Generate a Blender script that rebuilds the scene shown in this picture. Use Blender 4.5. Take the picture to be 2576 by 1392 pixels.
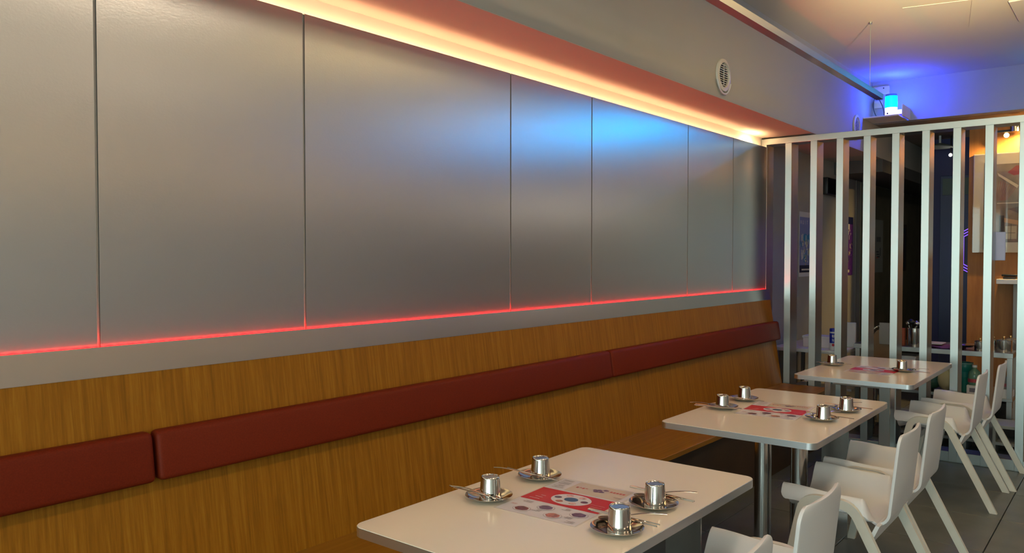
import bpy, bmesh, math, random
from mathutils import Vector, Matrix
random.seed(7)
for o in list(bpy.data.objects): bpy.data.objects.remove(o)
S = bpy.context.scene
COL = S.collection

# ------------------------------------------------------------------ camera
cam_d = bpy.data.cameras.new('camera'); cam = bpy.data.objects.new('camera', cam_d); COL.objects.link(cam)
YAW, PITCH, ROLL, F = 0.677107419, -0.0260156262, 0.000420355, 1976.62779
fw = Vector((math.cos(YAW)*math.cos(PITCH), math.sin(YAW)*math.cos(PITCH), math.sin(PITCH)))
rt = fw.cross(Vector((0, 0, 1))).normalized(); up = rt.cross(fw)
cr, sr = math.cos(ROLL), math.sin(ROLL)
rt, up = rt*cr + up*sr, up*cr - rt*sr
M = Matrix((rt, up, -fw)).transposed().to_4x4(); M.translation = Vector((0, 0, 1.5))
cam.matrix_world = M
cam_d.sensor_fit = 'HORIZONTAL'; cam_d.sensor_width = 36; cam_d.lens = F*36/2576
cam_d.clip_start = 0.05; cam_d.clip_end = 100
S.camera = cam

# ------------------------------------------------------------------ world, exposure, large lights
W = bpy.data.worlds.new('world'); S.world = W; W.use_nodes = True
W.node_tree.nodes['Background'].inputs[0].default_value = (0.62, 0.85, 0.80, 1)
W.node_tree.nodes['Background'].inputs[1].default_value = 1.0
S.view_settings.view_transform = 'Standard'; S.view_settings.look = 'None'
S.view_settings.exposure = 0.0; S.view_settings.gamma = 1.0
S.view_settings.use_curve_mapping = False
try:
    S.cycles.use_denoising = True
    S.cycles.max_bounces = 8; S.cycles.diffuse_bounces = 4; S.cycles.glossy_bounces = 4
    S.cycles.sample_clamp_indirect = 6
except Exception: pass

def area(name, loc, target, sx, sy, power, col):
    d = bpy.data.lights.new(name, 'AREA'); d.shape = 'RECTANGLE'; d.size = sx; d.size_y = sy
    d.energy = power; d.color = col
    o = bpy.data.objects.new(name, d); COL.objects.link(o); o.location = loc
    v = Vector(target)-Vector(loc); o.rotation_euler = v.to_track_quat('-Z', 'Y').to_euler()
    return o
# daylight through the glazed shop front behind the camera
area('daylight', (-4.3, -0.6, 1.55), (4, -0.6, 1.3), 5.2, 2.3, 215, (0.77, 1.0, 0.96))
# warm up-lighter washing the ceiling over the aisle (fixture built below)
ul = bpy.data.lights.new('uplight_glow', 'SPOT'); ul.energy = 2600; ul.color = (1.0, .76, .38); ul.spot_size = math.radians(46); ul.spot_blend = .9; ul.shadow_soft_size = .08
ulo = bpy.data.objects.new('uplight_glow', ul); COL.objects.link(ulo); ulo.location = (2.7, -.25, 2.0); ulo.rotation_euler = Vector((1.85, .75, 1.32)).to_track_quat('-Z', 'Y').to_euler()

# ------------------------------------------------------------------ helpers
MATS = {}
def node_mat(name):
    m = bpy.data.materials.new(name); m.use_nodes = True
    nt = m.node_tree; b = nt.nodes['Principled BSDF']; MATS[name] = m
    return m, nt, b
def mat(name, col, rough=0.5, metal=0.0, spec=0.5, emit=None, es=0.0, noise=0.0, nscale=20, coat=0.0, trans=0.0, ior=1.45, bump=0.0, bscale=60, stretch=(1, 1, 1), alpha=None):
    m, nt, b = node_mat(name)
    b.inputs['Base Color'].default_value = (*col, 1); b.inputs['Roughness'].default_value = rough
    b.inputs['Metallic'].default_value = metal; b.inputs['Specular IOR Level'].default_value = spec
    b.inputs['IOR'].default_value = ior; b.inputs['Coat Weight'].default_value = coat
    b.inputs['Transmission Weight'].default_value = trans
    if emit: b.inputs['Emission Color'].default_value = (*emit, 1); b.inputs['Emission Strength'].default_value = es
    if noise or bump:
        tc = nt.nodes.new('ShaderNodeTexCoord'); mp = nt.nodes.new('ShaderNodeMapping'); mp.inputs['Scale'].default_value = stretch
        nt.links.new(tc.outputs['Object'], mp.inputs[0])
    if noise:
        n = nt.nodes.new('ShaderNodeTexNoise'); n.inputs['Scale'].default_value = nscale; n.inputs['Detail'].default_value = 5
        nt.links.new(mp.outputs[0], n.inputs[0])
        r = nt.nodes.new('ShaderNodeValToRGB')
        r.color_ramp.elements[0].position = .3; r.color_ramp.elements[1].position = .7
        r.color_ramp.elements[0].color = (*[c*(1-noise) for c in col], 1); r.color_ramp.elements[1].color = (*[min(1, c*(1+noise)) for c in col], 1)
        nt.links.new(n.outputs[0], r.inputs[0]); nt.links.new(r.outputs[0], b.inputs['Base Color'])
    if bump:
        n2 = nt.nodes.new('ShaderNodeTexNoise'); n2.inputs['Scale'].default_value = bscale; n2.inputs['Detail'].default_value = 3
        nt.links.new(mp.outputs[0], n2.inputs[0])
        bp = nt.nodes.new('ShaderNodeBump'); bp.inputs['Strength'].default_value = bump; bp.inputs['Distance'].default_value = .002
        nt.links.new(n2.outputs[0], bp.inputs['Height']); nt.links.new(bp.outputs[0], b.inputs['Normal'])
    return m
def wood(name, c1, c2, c3, scale, rough=.42):
    m, nt, b = node_mat(name)
    tc = nt.nodes.new('ShaderNodeTexCoord'); mp = nt.nodes.new('ShaderNodeMapping'); mp.inputs['Scale'].default_value = scale
    nt.links.new(tc.outputs['Object'], mp.inputs[0])
    n = nt.nodes.new('ShaderNodeTexNoise'); n.inputs['Scale'].default_value = 1; n.inputs['Detail'].default_value = 9; n.inputs['Roughness'].default_value = .72
    n.inputs['Distortion'].default_value = .25
    nt.links.new(mp.outputs[0], n.inputs[0])
    r = nt.nodes.new('ShaderNodeValToRGB'); e = r.color_ramp.elements
    e[0].position = .30; e[0].color = (*c1, 1); e[1].position = .68; e[1].color = (*c3, 1)
    k = e.new(.5); k.color = (*c2, 1)
    nt.links.new(n.outputs[0], r.inputs[0]); nt.links.new(r.outputs[0], b.inputs['Base Color'])
    b.inputs['Roughness'].default_value = rough; b.inputs['Specular IOR Level'].default_value = .22
    bp = nt.nodes.new('ShaderNodeBump'); bp.inputs['Strength'].default_value = .12; bp.inputs['Distance'].default_value = .001
    nt.links.new(n.outputs[0], bp.inputs['Height']); nt.links.new(bp.outputs[0], b.inputs['Normal'])
    return m
def steel(name, col, rough, aniso=0.0, brush=(2, 2, 400), bstr=.05, rv=.05):
    m, nt, b = node_mat(name)
    b.inputs['Base Color'].default_value = (*col, 1); b.inputs['Metallic'].default_value = 1
    tc = nt.nodes.new('ShaderNodeTexCoord'); mp = nt.nodes.new('ShaderNodeMapping'); mp.inputs['Scale'].default_value = brush
    nt.links.new(tc.outputs['Object'], mp.inputs[0])
    n = nt.nodes.new('ShaderNodeTexNoise'); n.inputs['Scale'].default_value = 1; n.inputs['Detail'].default_value = 4
    nt.links.new(mp.outputs[0], n.inputs[0])
    mr = nt.nodes.new('ShaderNodeMapRange'); mr.inputs['To Min'].default_value = rough-rv; mr.inputs['To Max'].default_value = rough+rv
    nt.links.new(n.outputs[0], mr.inputs['Value']); nt.links.new(mr.outputs[0], b.inputs['Roughness'])
    if bstr:
        bp = nt.nodes.new('ShaderNodeBump'); bp.inputs['Strength'].default_value = bstr; bp.inputs['Distance'].default_value = .0006
        nt.links.new(n.outputs[0], bp.inputs['Height']); nt.links.new(bp.outputs[0], b.inputs['Normal'])
    if aniso:
        b.inputs['Anisotropic'].default_value = aniso
        cx = nt.nodes.new('ShaderNodeCombineXYZ'); cx.inputs[0].default_value = 1.0
        nt.links.new(cx.outputs[0], b.inputs['Tangent'])
    return m

STEEL_PANEL = steel('brushed_wall_steel', (.58, .59, .59), .30, .68, (120, 120, 160), .34, .02)
STEEL_TRIM = steel('brushed_trim_steel', (.50, .48, .46), .30, .5, (5, 5, 300), .02, .02)
STEEL_POST = steel('satin_post_steel', (.50, .54, .525), .36, 0, (150, 150, 2), .10)
STEEL_EDGE = steel('edge_steel', (.74, .77, .80), .34, 0, (5, 5, 5), 0, .02)
STEEL_POL = mat('polished_steel', (.60, .57, .53), .10, 1)
STEEL_LEG = steel('leg_steel', (.55, .54, .52), .2, 0, (150, 150, 2), .05)
GAP_DARK = mat('joint_backing_metal', (.16, .15, .14), .4, 1)  # darker metal of the backing strip behind the panel joints
WALLP = mat('painted_wall', (.72, .66, .56), .75, noise=.03, nscale=3)
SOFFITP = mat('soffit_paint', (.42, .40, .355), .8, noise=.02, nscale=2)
CEILP = mat('ceiling_paint', (.62, .58, .52), .85, noise=.02, nscale=2)
WOODV = wood('teak_veneer_upright', (.17, .064, .002), (.262, .098, .004), (.335, .143, .010), (85, 20, .5))
WOODS = wood('teak_veneer_seat', (.18, .074, .005), (.245, .105, .008), (.30, .138, .016), (.8, 55, 8))
WOODW = wood('orange_wood_wall', (.24, .10, .03), (.34, .15, .045), (.42, .20, .06), (8, 8, .6), .5)
LEATHER = mat('maroon_vinyl', (.135, .015, .004), .55, spec=.15, noise=.12, nscale=220, bump=.25, bscale=500)
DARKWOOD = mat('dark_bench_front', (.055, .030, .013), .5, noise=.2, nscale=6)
TABLETOP = mat('cream_laminate', (.78, .68, .55), .17, spec=.5, noise=.012, nscale=4)
CHAIRW = mat('white_chair_shell', (.68, .675, .68), .42)
CHAIRL = mat('ivory_chair_leg', (.62, .60, .53), .45, noise=.05, nscale=9)
FLOORT = mat('grey_floor_tile', (.112, .120, .112), .38, noise=.18, nscale=5)
GROUT = mat('dark_grout', (.03, .03, .028), .8)
BLACK = mat('black_plastic', (.012, .012, .013), .4)
WHITEP = mat('white_plastic', (.66, .66, .66), .4)
PAPER = mat('paper_white', (.62, .62, .60), .6)
GREYW = mat('corridor_wall', (.30, .305, .28), .7, noise=.06, nscale=3)
DARKB = mat('dark_brown_wall', (.075, .050, .038), .6)
STEEL_DIM = steel('counter_steel', (.36, .35, .33), .32, 0, (5, 5, 5), 0, .02)
NAVY = mat('navy_door_paint', (.022, .030, .13), .5)
VENTW = mat('vent_cream', (.62, .57, .48), .45)

def add_box(bm, x0, x1, y0, y1, z0, z1, mi=0):
    v = [bm.verts.new((x, y, z)) for z in (z0, z1) for y in (y0, y1) for x in (x0, x1)]
    fs = [(0, 2, 3, 1), (4, 5, 7, 6), (0, 1, 5, 4), (2, 6, 7, 3), (0, 4, 6, 2), (1, 3, 7, 5)]
    r = []
    for f in fs:
        q = bm.faces.new([v[i] for i in f]); q.material_index = mi; r.append(q)
    return v
def box(x0, x1, y0, y1, z0, z1, bev=0, seg=2):
    bm = bmesh.new(); add_box(bm, x0, x1, y0, y1, z0, z1)
    if bev: bmesh.ops.bevel(bm, geom=bm.edges[:], offset=bev, segments=seg, profile=.5, affect='EDGES')
    return bm
def add_cyl(bm, p0, p1, r0, r1=None, n=16, mi=0, caps=True):
    r1 = r0 if r1 is None else r1
    p0 = Vector(p0); p1 = Vector(p1); d = (p1-p0).normalized()
    a = Vector((0, 0, 1)) if abs(d.z) < .9 else Vector((1, 0, 0))
    u = d.cross(a).normalized(); w = d.cross(u)
    A = []; B = []
    for i in range(n):
        t = 2*math.pi*i/n; e = u*math.cos(t)+w*math.sin(t)
        A.append(bm.verts.new(p0+e*r0)); B.append(bm.verts.new(p1+e*r1))
    for i in range(n):
        f = bm.faces.new([A[i], A[(i+1) % n], B[(i+1) % n], B[i]]); f.material_index = mi
    if caps:
        bm.faces.new(A[::-1]).material_index = mi; bm.faces.new(B).material_index = mi
def lathe(prof, n=32, loc=(0, 0, 0), bm=None, mi=0):
    bm = bm or bmesh.new(); rings = []
    for r, z in prof:
        if r < 1e-5: rings.append([bm.verts.new((loc[0], loc[1], loc[2]+z))])
        else: rings.append([bm.verts.new((loc[0]+r*math.cos(2*math.pi*i/n), loc[1]+r*math.sin(2*math.pi*i/n), loc[2]+z)) for i in range(n)])
    for a, b in zip(rings[:-1], rings[1:]):
        for i in range(n):
            j = (i+1) % n
            if len(a) == 1 and len(b) == 1: continue
            if len(a) == 1: f = bm.faces.new([a[0], b[j], b[i]])
            elif len(b) == 1: f = bm.faces.new([a[i], a[j], b[0]])
            else: f = bm.faces.new([a[i], a[j], b[j], b[i]])
            f.material_index = mi
    return bm
def add_tube(bm, pts, r, n=8, mi=0, flat=1.0):
    pts = [Vector(p) for p in pts]; rings = []; pu = None
    for i, p in enumerate(pts):
        d = (pts[min(i+1, len(pts)-1)]-pts[max(i-1, 0)]).normalized()
        a = pu if pu is not None else (Vector((0, 0, 1)) if abs(d.z) < .9 else Vector((1, 0, 0)))
        u = (a-d*a.dot(d)).normalized(); w = d.cross(u); pu = u
        rr = r[i] if isinstance(r, (list, tuple)) else r
        rings.append([bm.verts.new(p+u*math.cos(2*math.pi*k/n)*rr*flat+w*math.sin(2*math.pi*k/n)*rr) for k in range(n)])
    for a, b in zip(rings[:-1], rings[1:]):
        for i in range(n):
            bm.faces.new([a[i], a[(i+1) % n], b[(i+1) % n], b[i]]).material_index = mi
    bm.faces.new(rings[0][::-1]).material_index = mi; bm.faces.new(rings[-1]).material_index = mi
def prism(bm, poly, z0, z1, mi=0):
    A = [bm.verts.new((x, y, z0)) for x, y in poly]; B = [bm.verts.new((x, y, z1)) for x, y in poly]; n = len(poly)
    bm.faces.new(A[::-1]).material_index = mi; bm.faces.new(B).material_index = mi
    for i in range(n): bm.faces.new([A[i], A[(i+1) % n], B[(i+1) % n], B[i]]).material_index = mi
def rrect(x0, x1, y0, y1, r, n=7):
    P = []
    for cx, cy, a in ((x1-r, y1-r, 0), (x0+r, y1-r, 90), (x0+r, y0+r, 180), (x1-r, y0+r, 270)):
        for i in range(n+1):
            t = math.radians(a+90*i/n); P.append((cx+r*math.cos(t), cy+r*math.sin(t)))
    return P
def obj(name, bm, m, parent=None, smooth=True, ang=35, loc=None):
    bmesh.ops.recalc_face_normals(bm, faces=bm.faces[:])
    me = bpy.data.meshes.new(name); bm.to_mesh(me); bm.free()
    for k in (m if isinstance(m, (list, tuple)) else [m]): me.materials.append(k)
    if smooth:
        for p in me.polygons: p.use_smooth = True
        me.set_sharp_from_angle(angle=math.radians(ang))
    o = bpy.data.objects.new(name, me); COL.objects.link(o)
    if parent: o.parent = parent
    if loc: o.location = loc
    return o
def tag(o, label, cat, group=None, kind=None):
    if label: o['label'] = label
    if cat: o['category'] = cat
    if group: o['group'] = group
    if kind: o['kind'] = kind
    return o
def thing(name, label, cat, loc=(0, 0, 0), rz=0, group=None):
    o = bpy.data.objects.new(name, None); COL.objects.link(o); o.location = loc; o.rotation_euler = (0, 0, rz)
    o.empty_display_size = .05
    return tag(o, label, cat, group)
def struct(name, bm, m, parent=None, **k):
    o = obj(name, bm, m, parent, **k)
    if not parent: o['kind'] = 'structure'
    return o
def dup(root, loc, rz, label, group=None):
    r = root.copy(); COL.objects.link(r); r.location = loc; r.rotation_euler = (0, 0, rz); r['label'] = label
    if group: r['group'] = group
    for ch in list(root.children):
        c = ch.copy(); COL.objects.link(c); c.parent = r
        for g in list(ch.children):
            d = g.copy(); COL.objects.link(d); d.parent = c
    return r

# ------------------------------------------------------------------ the room
YP, YB = 2.453, 2.508            # face of the steel cladding, wall behind it
ZP0, ZP1, ZS, ZC = 1.19, 2.403, 2.488, 3.18
YS, XP, XF = 2.083, 6.439, 8.19
XB, YR = -4.6, -3.7              # shop front behind the camera, right-hand wall
XE = 13.0
# floor
bm = bmesh.new(); add_box(bm, XB, XE, YR, 2.7, -.1, -.010)
floor = struct('floor', bm, GROUT)
T = .6105; tb = box(.0025, T-.0025, .0025, T-.0025, -.010, 0, .0015, 1)
t0 = obj('tile', tb, FLOORT, floor); first = True
for i in range(-16, 6):
    for j in range(-8, 3):
        x, y = 5.193+i*T, .610+j*T
        if x < -4.7 or y < YR-.6: continue
        if first: o = t0; first = False
        else: o = t0.copy(); COL.objects.link(o); o.parent = floor
        o.location = (x, y, 0)
struct('floor_corridor', box(5.193+6*T, XE, YR, 2.7, -.010, 0), FLOORT)
# wall behind the cladding, cladding panels, joints
JBEAD = mat('joint_bead', (.33, .32, .29), .55)
wl = struct('wall_left', box(XB, XP+.02, YB, YB+.2, 0, ZS), WALLP)
struct('wall_left_corridor', box(XP+.02, XE, 2.56, 2.70, 0, 2.8), GREYW)
seams = [-3.0, -1.9, -.78, -.09, 1.062, 1.811, 3.04, 3.774, 4.982, 5.745]
ed = [XB]+seams+[XP-.012]
for a, b in zip(ed[:-1], ed[1:]):
    obj('steel_panel', box(a+.0050, b-.0045, YP, YP+.012, ZP0, ZP1), STEEL_PANEL, wl, smooth=False)
for s in seams:
    bm = bmesh.new(); add_box(bm, s-.012, s+.012, YP+.012, YP+.020, ZP0, ZP1-.004)
    add_box(bm, s-.0030, s+.0040, YP+.004, YP+.016, ZP0, ZP1-.002, 1); add_box(bm, s-.0042, s-.0030, YP-.0005, YP+.016, ZP0, ZP1-.002, 1)
    obj('joint_strip', bm, [GAP_DARK, JBEAD], wl)
obj('end_strip', box(XP-.012, XP-.002, YP-.002, YP+.05, ZP0, ZP1, .001, 1), STEEL_EDGE, wl)
# soffit above with the cove
so = struct('soffit_left', box(XB, XF, YS, 2.7, ZS+.004, ZC), SOFFITP)
obj('underside_board', box(XB, XF, YS+.001, 2.7, ZS, ZS+.004), mat('rose_soffit', (.54, .42, .36), .8, noise=.02, nscale=2), so)
struct('soffit_corridor', box(XF, XE, YS, 2.7, ZS, 2.80), SOFFITP)
struct('ceiling', box(XB, XF+.2, YR, YS, ZC, ZC+.1), CEILP)
struct('ceiling_corridor', box(XF+.12, XE, YR, YS, 2.79, 2.89), mat('brown_grey_ceiling', (.30, .25, .19), .7))
struct('wall_far', box(XF, XF+.12, YR, YS, 2.79, ZC), mat('far_wall_paint', (.40, .41, .44), .75, noise=.03, nscale=3))
struct('wall_end', box(XE, XE+.1, YR, 2.7, 0, 2.9), DARKB)
# right-hand side of the dining room
struct('wall_right', box(XB, XE, YR-.15, YR, 0, ZC), mat('right_wall_paint', (.60, .57, .54), .7, noise=.05, nscale=2))
struct('soffit_right', box(XB, XF, YR, YR+.42, ZS, ZC), SOFFITP)
# shop front behind the camera
bm = bmesh.new()
add_box(bm, XB-.15, XB, YR, 2.7, 0, .42); add_box(bm, XB-.15, XB, YR, 2.7, 2.75, ZC)
add_box(bm, XB-.15, XB, YR, -3.25, .42, 2.75); add_box(bm, XB-.15, XB, 2.05, 2.7, .42, 2.75)
struct('wall_back', bm, SOFFITP)
wf = bmesh.new()
for y in (-3.25, -1.5, .25, 2.0): add_box(wf, XB-.1, XB-.04, y, y+.06, .42, 2.75)
add_box(wf, XB-.1, XB-.04, -3.25, 2.05, .42, .48); add_box(wf, XB-.1, XB-.04, -3.25, 2.05, 2.69, 2.75)
win = struct('window_1', wf, STEEL_TRIM)
# ceiling access hatch, hairline and wall fittings
bm = bmesh.new()
for a in ((5.832, 1.301, 5.925, .90), (5.925, .90, 6.6, 1.02)):
    d = Vector((a[2]-a[0], a[3]-a[1], 0)); n = Vector((-d.y, d.x, 0)).normalized()*.004
    p = [Vector((a[0], a[1], ZC))-n, Vector((a[2], a[3], ZC))-n, Vector((a[2], a[3], ZC))+n, Vector((a[0], a[1], ZC))+n]
    A = [bm.verts.new(q) for q in p]; B = [bm.verts.new(q-Vector((0, 0, .003))) for q in p]
    bm.faces.new(B)
    for i in range(4): bm.faces.new([A[i], A[(i+1) % 4], B[(i+1) % 4], B[i]])
struct('trim_1', bm, CEILP)
tag(obj('access_panel', box(6.1, 6.65, .20, .722, ZC-.012, ZC, .003, 1), CEILP), 'square white access panel in the ceiling at the top right corner', 'access panel')

# ------------------------------------------------------------------ lamps
COVE = mat('warm_led', (1, .8, .5), .5, emit=(1.0, .64, .34), es=30.0)
COVEH = mat('warm_led_end', (1, .85, .55), .5, emit=(1.0, .72, .36), es=170.0)
REDL = mat('red_led', (1, .1, .1), .5, emit=(1.0, .003, .006), es=62.0)
REDD = mat('red_led_diode', (1, .2, .2), .5, emit=(1.0, .22, .16), es=2.2)
REDE = mat('red_led_edge', (1, .1, .1), .5, emit=(1.0, .02, .02), es=5.0)
t = thing('cove_light', 'warm white light strip glowing in the gap above the steel wall', 'light strip', (0, 2.482, 2.385))
obj('led_strip', box(XB+.1, 6.40, -.006, .006, 0, .004), COVE, t)
obj('led_end', box(6.02, 6.22, -.006, .006, .004, .010), COVEH, t)['label'] = 'white-hot bright end of the strip by the slatted screen'
t = thing('red_light_strip', 'red light strip glowing between bench back and steel wall', 'light strip', (0, 2.440, 1.2215))
obj('led_strip', box(XB+.1, 6.43, -.007, .006, -.0095, -.0065), REDL, t)
obj('glowing_edge', box(XB+.1, 6.434, -.0095, -.0075, .0035, .0052), REDE, t)
bm = bmesh.new()
for i in range(int((6.4+1)/.033)): add_box(bm, -1+i*.033, -1+i*.033+.010, -.0072, -.0055, .0035, .0050)
o = obj('diode', bm, REDD, t, smooth=False); o['kind'] = 'stuff'
t = thing('cove_light', 'warm light strip along the right-hand soffit', 'light strip', (0, YR+.5, 2.36))
obj('led_strip', box(XB+.1, 8.0, -.01, .01, 0, .01), mat('warm_led_right', (1, .8, .5), .5, emit=(1.0, .62, .28), es=22.0), t)
obj('ledge', box(XB+.1, 8.0, -.08, .03, -.05, -.001), SOFFITP, t)
# ceiling panels (above the frame) give the warm room light
CLP = mat('ceiling_lamp_diffuser', (1, .9, .7), .5, emit=(1.0, .79, .57), es=15)
def ceiling_light(x, y, label, sx=.9, sy=.28):
    t = thing('ceiling_light', label, 'ceiling light', (x, y, ZC), 0, 'ceiling panel lights of the dining room')
    bm = bmesh.new()
    for a in ((-sx/2-.02, -sx/2, -sy/2-.02, sy/2+.02), (sx/2, sx/2+.02, -sy/2-.02, sy/2+.02), (-sx/2, sx/2, -sy/2-.02, -sy/2), (-sx/2, sx/2, sy/2, sy/2+.02)):
        add_box(bm, *a, -.03, 0)
    obj('frame', bm, WHITEP, t); obj('diffuser', box(-sx/2, sx/2, -sy/2, sy/2, -.02, -.01), CLP, t)
ceiling_light(.6, .2, 'ceiling panel light nearest the shop front over the aisle')
ceiling_light(2.2, .2, 'ceiling panel light over the aisle beside the first table')
ceiling_light(1.2, -2.3, 'ceiling panel light on the far side of the room')
ceiling_light(-1.6, .2, 'ceiling panel light behind the camera position')
ceiling_light(3.4, -2.3, 'ceiling panel light beyond the aisle near the second table')
# uplighter that washes the ceiling
t = thing('uplighter', 'black standing uplighter on the aisle floor, right of the picture', 'lamp', (2.7, -.25, 0))
hb = lathe([(0, 0), (.07, 0), (.10, .11), (.092, .11), (.06, .015), (0, .015)], 28)
bmesh.ops.rotate(hb, verts=hb.verts[:], matrix=Vector((2.0, .85, 1.18)).to_track_quat('Z', 'Y').to_matrix()); bmesh.ops.translate(hb, verts=hb.verts[:], vec=(-.03, -.013, 1.96))
obj('lamp_head', hb, BLACK, t)
bm = bmesh.new(); add_cyl(bm, (-.03, -.013, .02), (-.03, -.013, 1.97), .012); obj('pole', bm, BLACK, t)
obj('base', lathe([(0, 0), (.14, 0), (.14, .012), (.03, .025), (0, .025)], 32), BLACK, t)

# hanging steel channel
t = thing('hanging_beam', 'long thin steel channel hanging from the ceiling beside the soffit', 'hanging beam', (0, 0, 0))
bm = bmesh.new()
add_box(bm, -2.5, 6.315, 1.53, 1.58, 2.668, 2.672); add_box(bm, -2.5, 6.315, 1.53, 1.533, 2.672, 2.706); add_box(bm, -2.5, 6.315, 1.577, 1.58, 2.672, 2.706)
obj('channel', bm, steel('beam_steel', (.40, .41, .42), .3, 0, (3, 200, 200), .05), t)
bm = bmesh.new(); add_cyl(bm, (6.037, 1.555, 2.672), (6.037, 1.555, ZC), .0022); add_cyl(bm, (6.037, 1.555, ZC-.012), (6.037, 1.555, ZC), .011)
obj('hanging_wire', bm, STEEL_POST, t)
bm = bmesh.new(); add_cyl(bm, (.5, 1.555, 2.672), (.5, 1.555, ZC), .0035); add_cyl(bm, (.5, 1.555, ZC-.012), (.5, 1.555, ZC), .011)
obj('hanging_wire', bm, STEEL_POST, t)

# round vents on the soffit
def vent(x, z, label):
    R = .103
    t = thing('round_vent', label, 'vent', (x, YS, z), 0)
    bm = lathe([(R*.98, 0), (R, .004), (R*.97, .013), (R*.76, .017), (R*.72, .012), (R*.70, -.0)], 40)
    bmesh.ops.rotate(bm, verts=bm.verts[:], matrix=Matrix.Rotation(math.radians(90), 3, 'X'))
    obj('rim', bm, VENTW, t)
    bm = lathe([(0, .001), (R*.72, .001), (R*.72, 0), (0, 0)], 32)
    bmesh.ops.rotate(bm, verts=bm.verts[:], matrix=Matrix.Rotation(math.radians(90), 3, 'X'))
    obj('duct_opening', bm, BLACK, t)
    for k in range(10):
        zz = -.062+k*.0138; w = math.sqrt(max(0, (R*.72)**2-zz*zz))
        if w < .02: continue
        bm = bmesh.new(); v = add_box(bm, -w, w, -.010, -.004, zz-.0022, zz+.0022)
        obj('slat', bm, VENTW, t, smooth=False)
    obj('center_bar', box(-.003, .003, -.012, -.009, -.06, .07), VENTW, t)
    # clear drip collar below
    bm = bmesh.new(); pts = [(R*1.02*math.cos(a), -.012, R*1.14*math.sin(a)) for a in [math.radians(200+i*14) for i in range(11)]]
    add_tube(bm, pts, .005, 6); obj('collar', bm, WHITEP, t)
    return t
vent(4.70, 2.636, 'round cream vent on the soffit above the steel wall, the larger nearer one')
vent(7.64, 2.70, 'round vent half hidden behind the top of the slatted screen')

# ------------------------------------------------------------------ bench along the wall
bench = thing('bench', 'long built-in teak bench with high back below the steel wall', 'bench', (0, 0, 0))
def yback(z): return 2.31+(z-.456)*.151
bm = bmesh.new()
prof = [(yback(.40), .40), (yback(1.139), 1.139), (2.45, 1.139), (2.45, .40)]
A = [bm.verts.new((XB+.05, y, z)) for y, z in prof]; B = [bm.verts.new((6.425, y, z)) for y, z in prof]
bm.faces.new(A); bm.faces.new(B[::-1])
for i in range(4): bm.faces.new([A[i], A[(i+1) % 4], B[(i+1) % 4], B[i]])
obj('back_panel', bm, WOODV, bench)
obj('seat', box(XB+.05, 6.415, 1.915, yback(.45)+.02, .428, .456, .002, 1), WOODS, bench)
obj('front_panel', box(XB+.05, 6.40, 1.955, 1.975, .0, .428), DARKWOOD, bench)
bm = bmesh.new()
prof = [(2.411, 1.139), (2.424, 1.227), (2.430, 1.227), (2.430, 1.150), (2.45, 1.150), (2.45, 1.1395)]
A = [bm.verts.new((XB+.05, y, z)) for y, z in prof]; B = [bm.verts.new((6.434, y, z)) for y, z in prof]
bm.faces.new(A); bm.faces.new(B[::-1])
for i in range(6): bm.faces.new([A[i], A[(i+1) % 6], B[(i+1) % 6], B[i]])
obj('steel_capping', bm, STEEL_TRIM, bench)
for a, b in ((-4.1, -1.47), (-1.46, 1.168), (1.178, 3.793), (3.801, 6.418)):
    bm = box(a, b, -.052, .004, -.075, .075, .017, 4)
    for v in bm.verts:
        z = v.co.z; y = v.co.y
        v.co.y = yback(.89+z)+y; v.co.z = .889+z
    obj('back_cushion', bm, LEATHER, bench)

# ------------------------------------------------------------------ slatted steel screen
scr = thing('slatted_screen', 'tall brushed steel screen of upright bars at the end of the bench', 'screen', (XP, 0, 0))
obj('top_rail', box(0, .165, .50, 2.505, 2.425, 2.474, .0015, 1), STEEL_POST, scr)
PY = [2.485-.0275, 2.278, 2.075, 1.874, 1.673, 1.470, 1.265, 1.062, .861, .655]
pb = box(0, .16, -.0262, .0262, .0, 2.425, .0015, 1)
p0 = obj('bar', pb, STEEL_POST, scr); p0.location = (0, PY[0]+.028, 0)
for y in PY[1:]:
    o = p0.copy(); COL.objects.link(o); o.parent = scr; o.location = (0, y, 0)
obj('base_rail', box(.004, .156, .55, 2.45, 0, .075, .0015, 1), STEEL_POST, scr)

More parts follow.
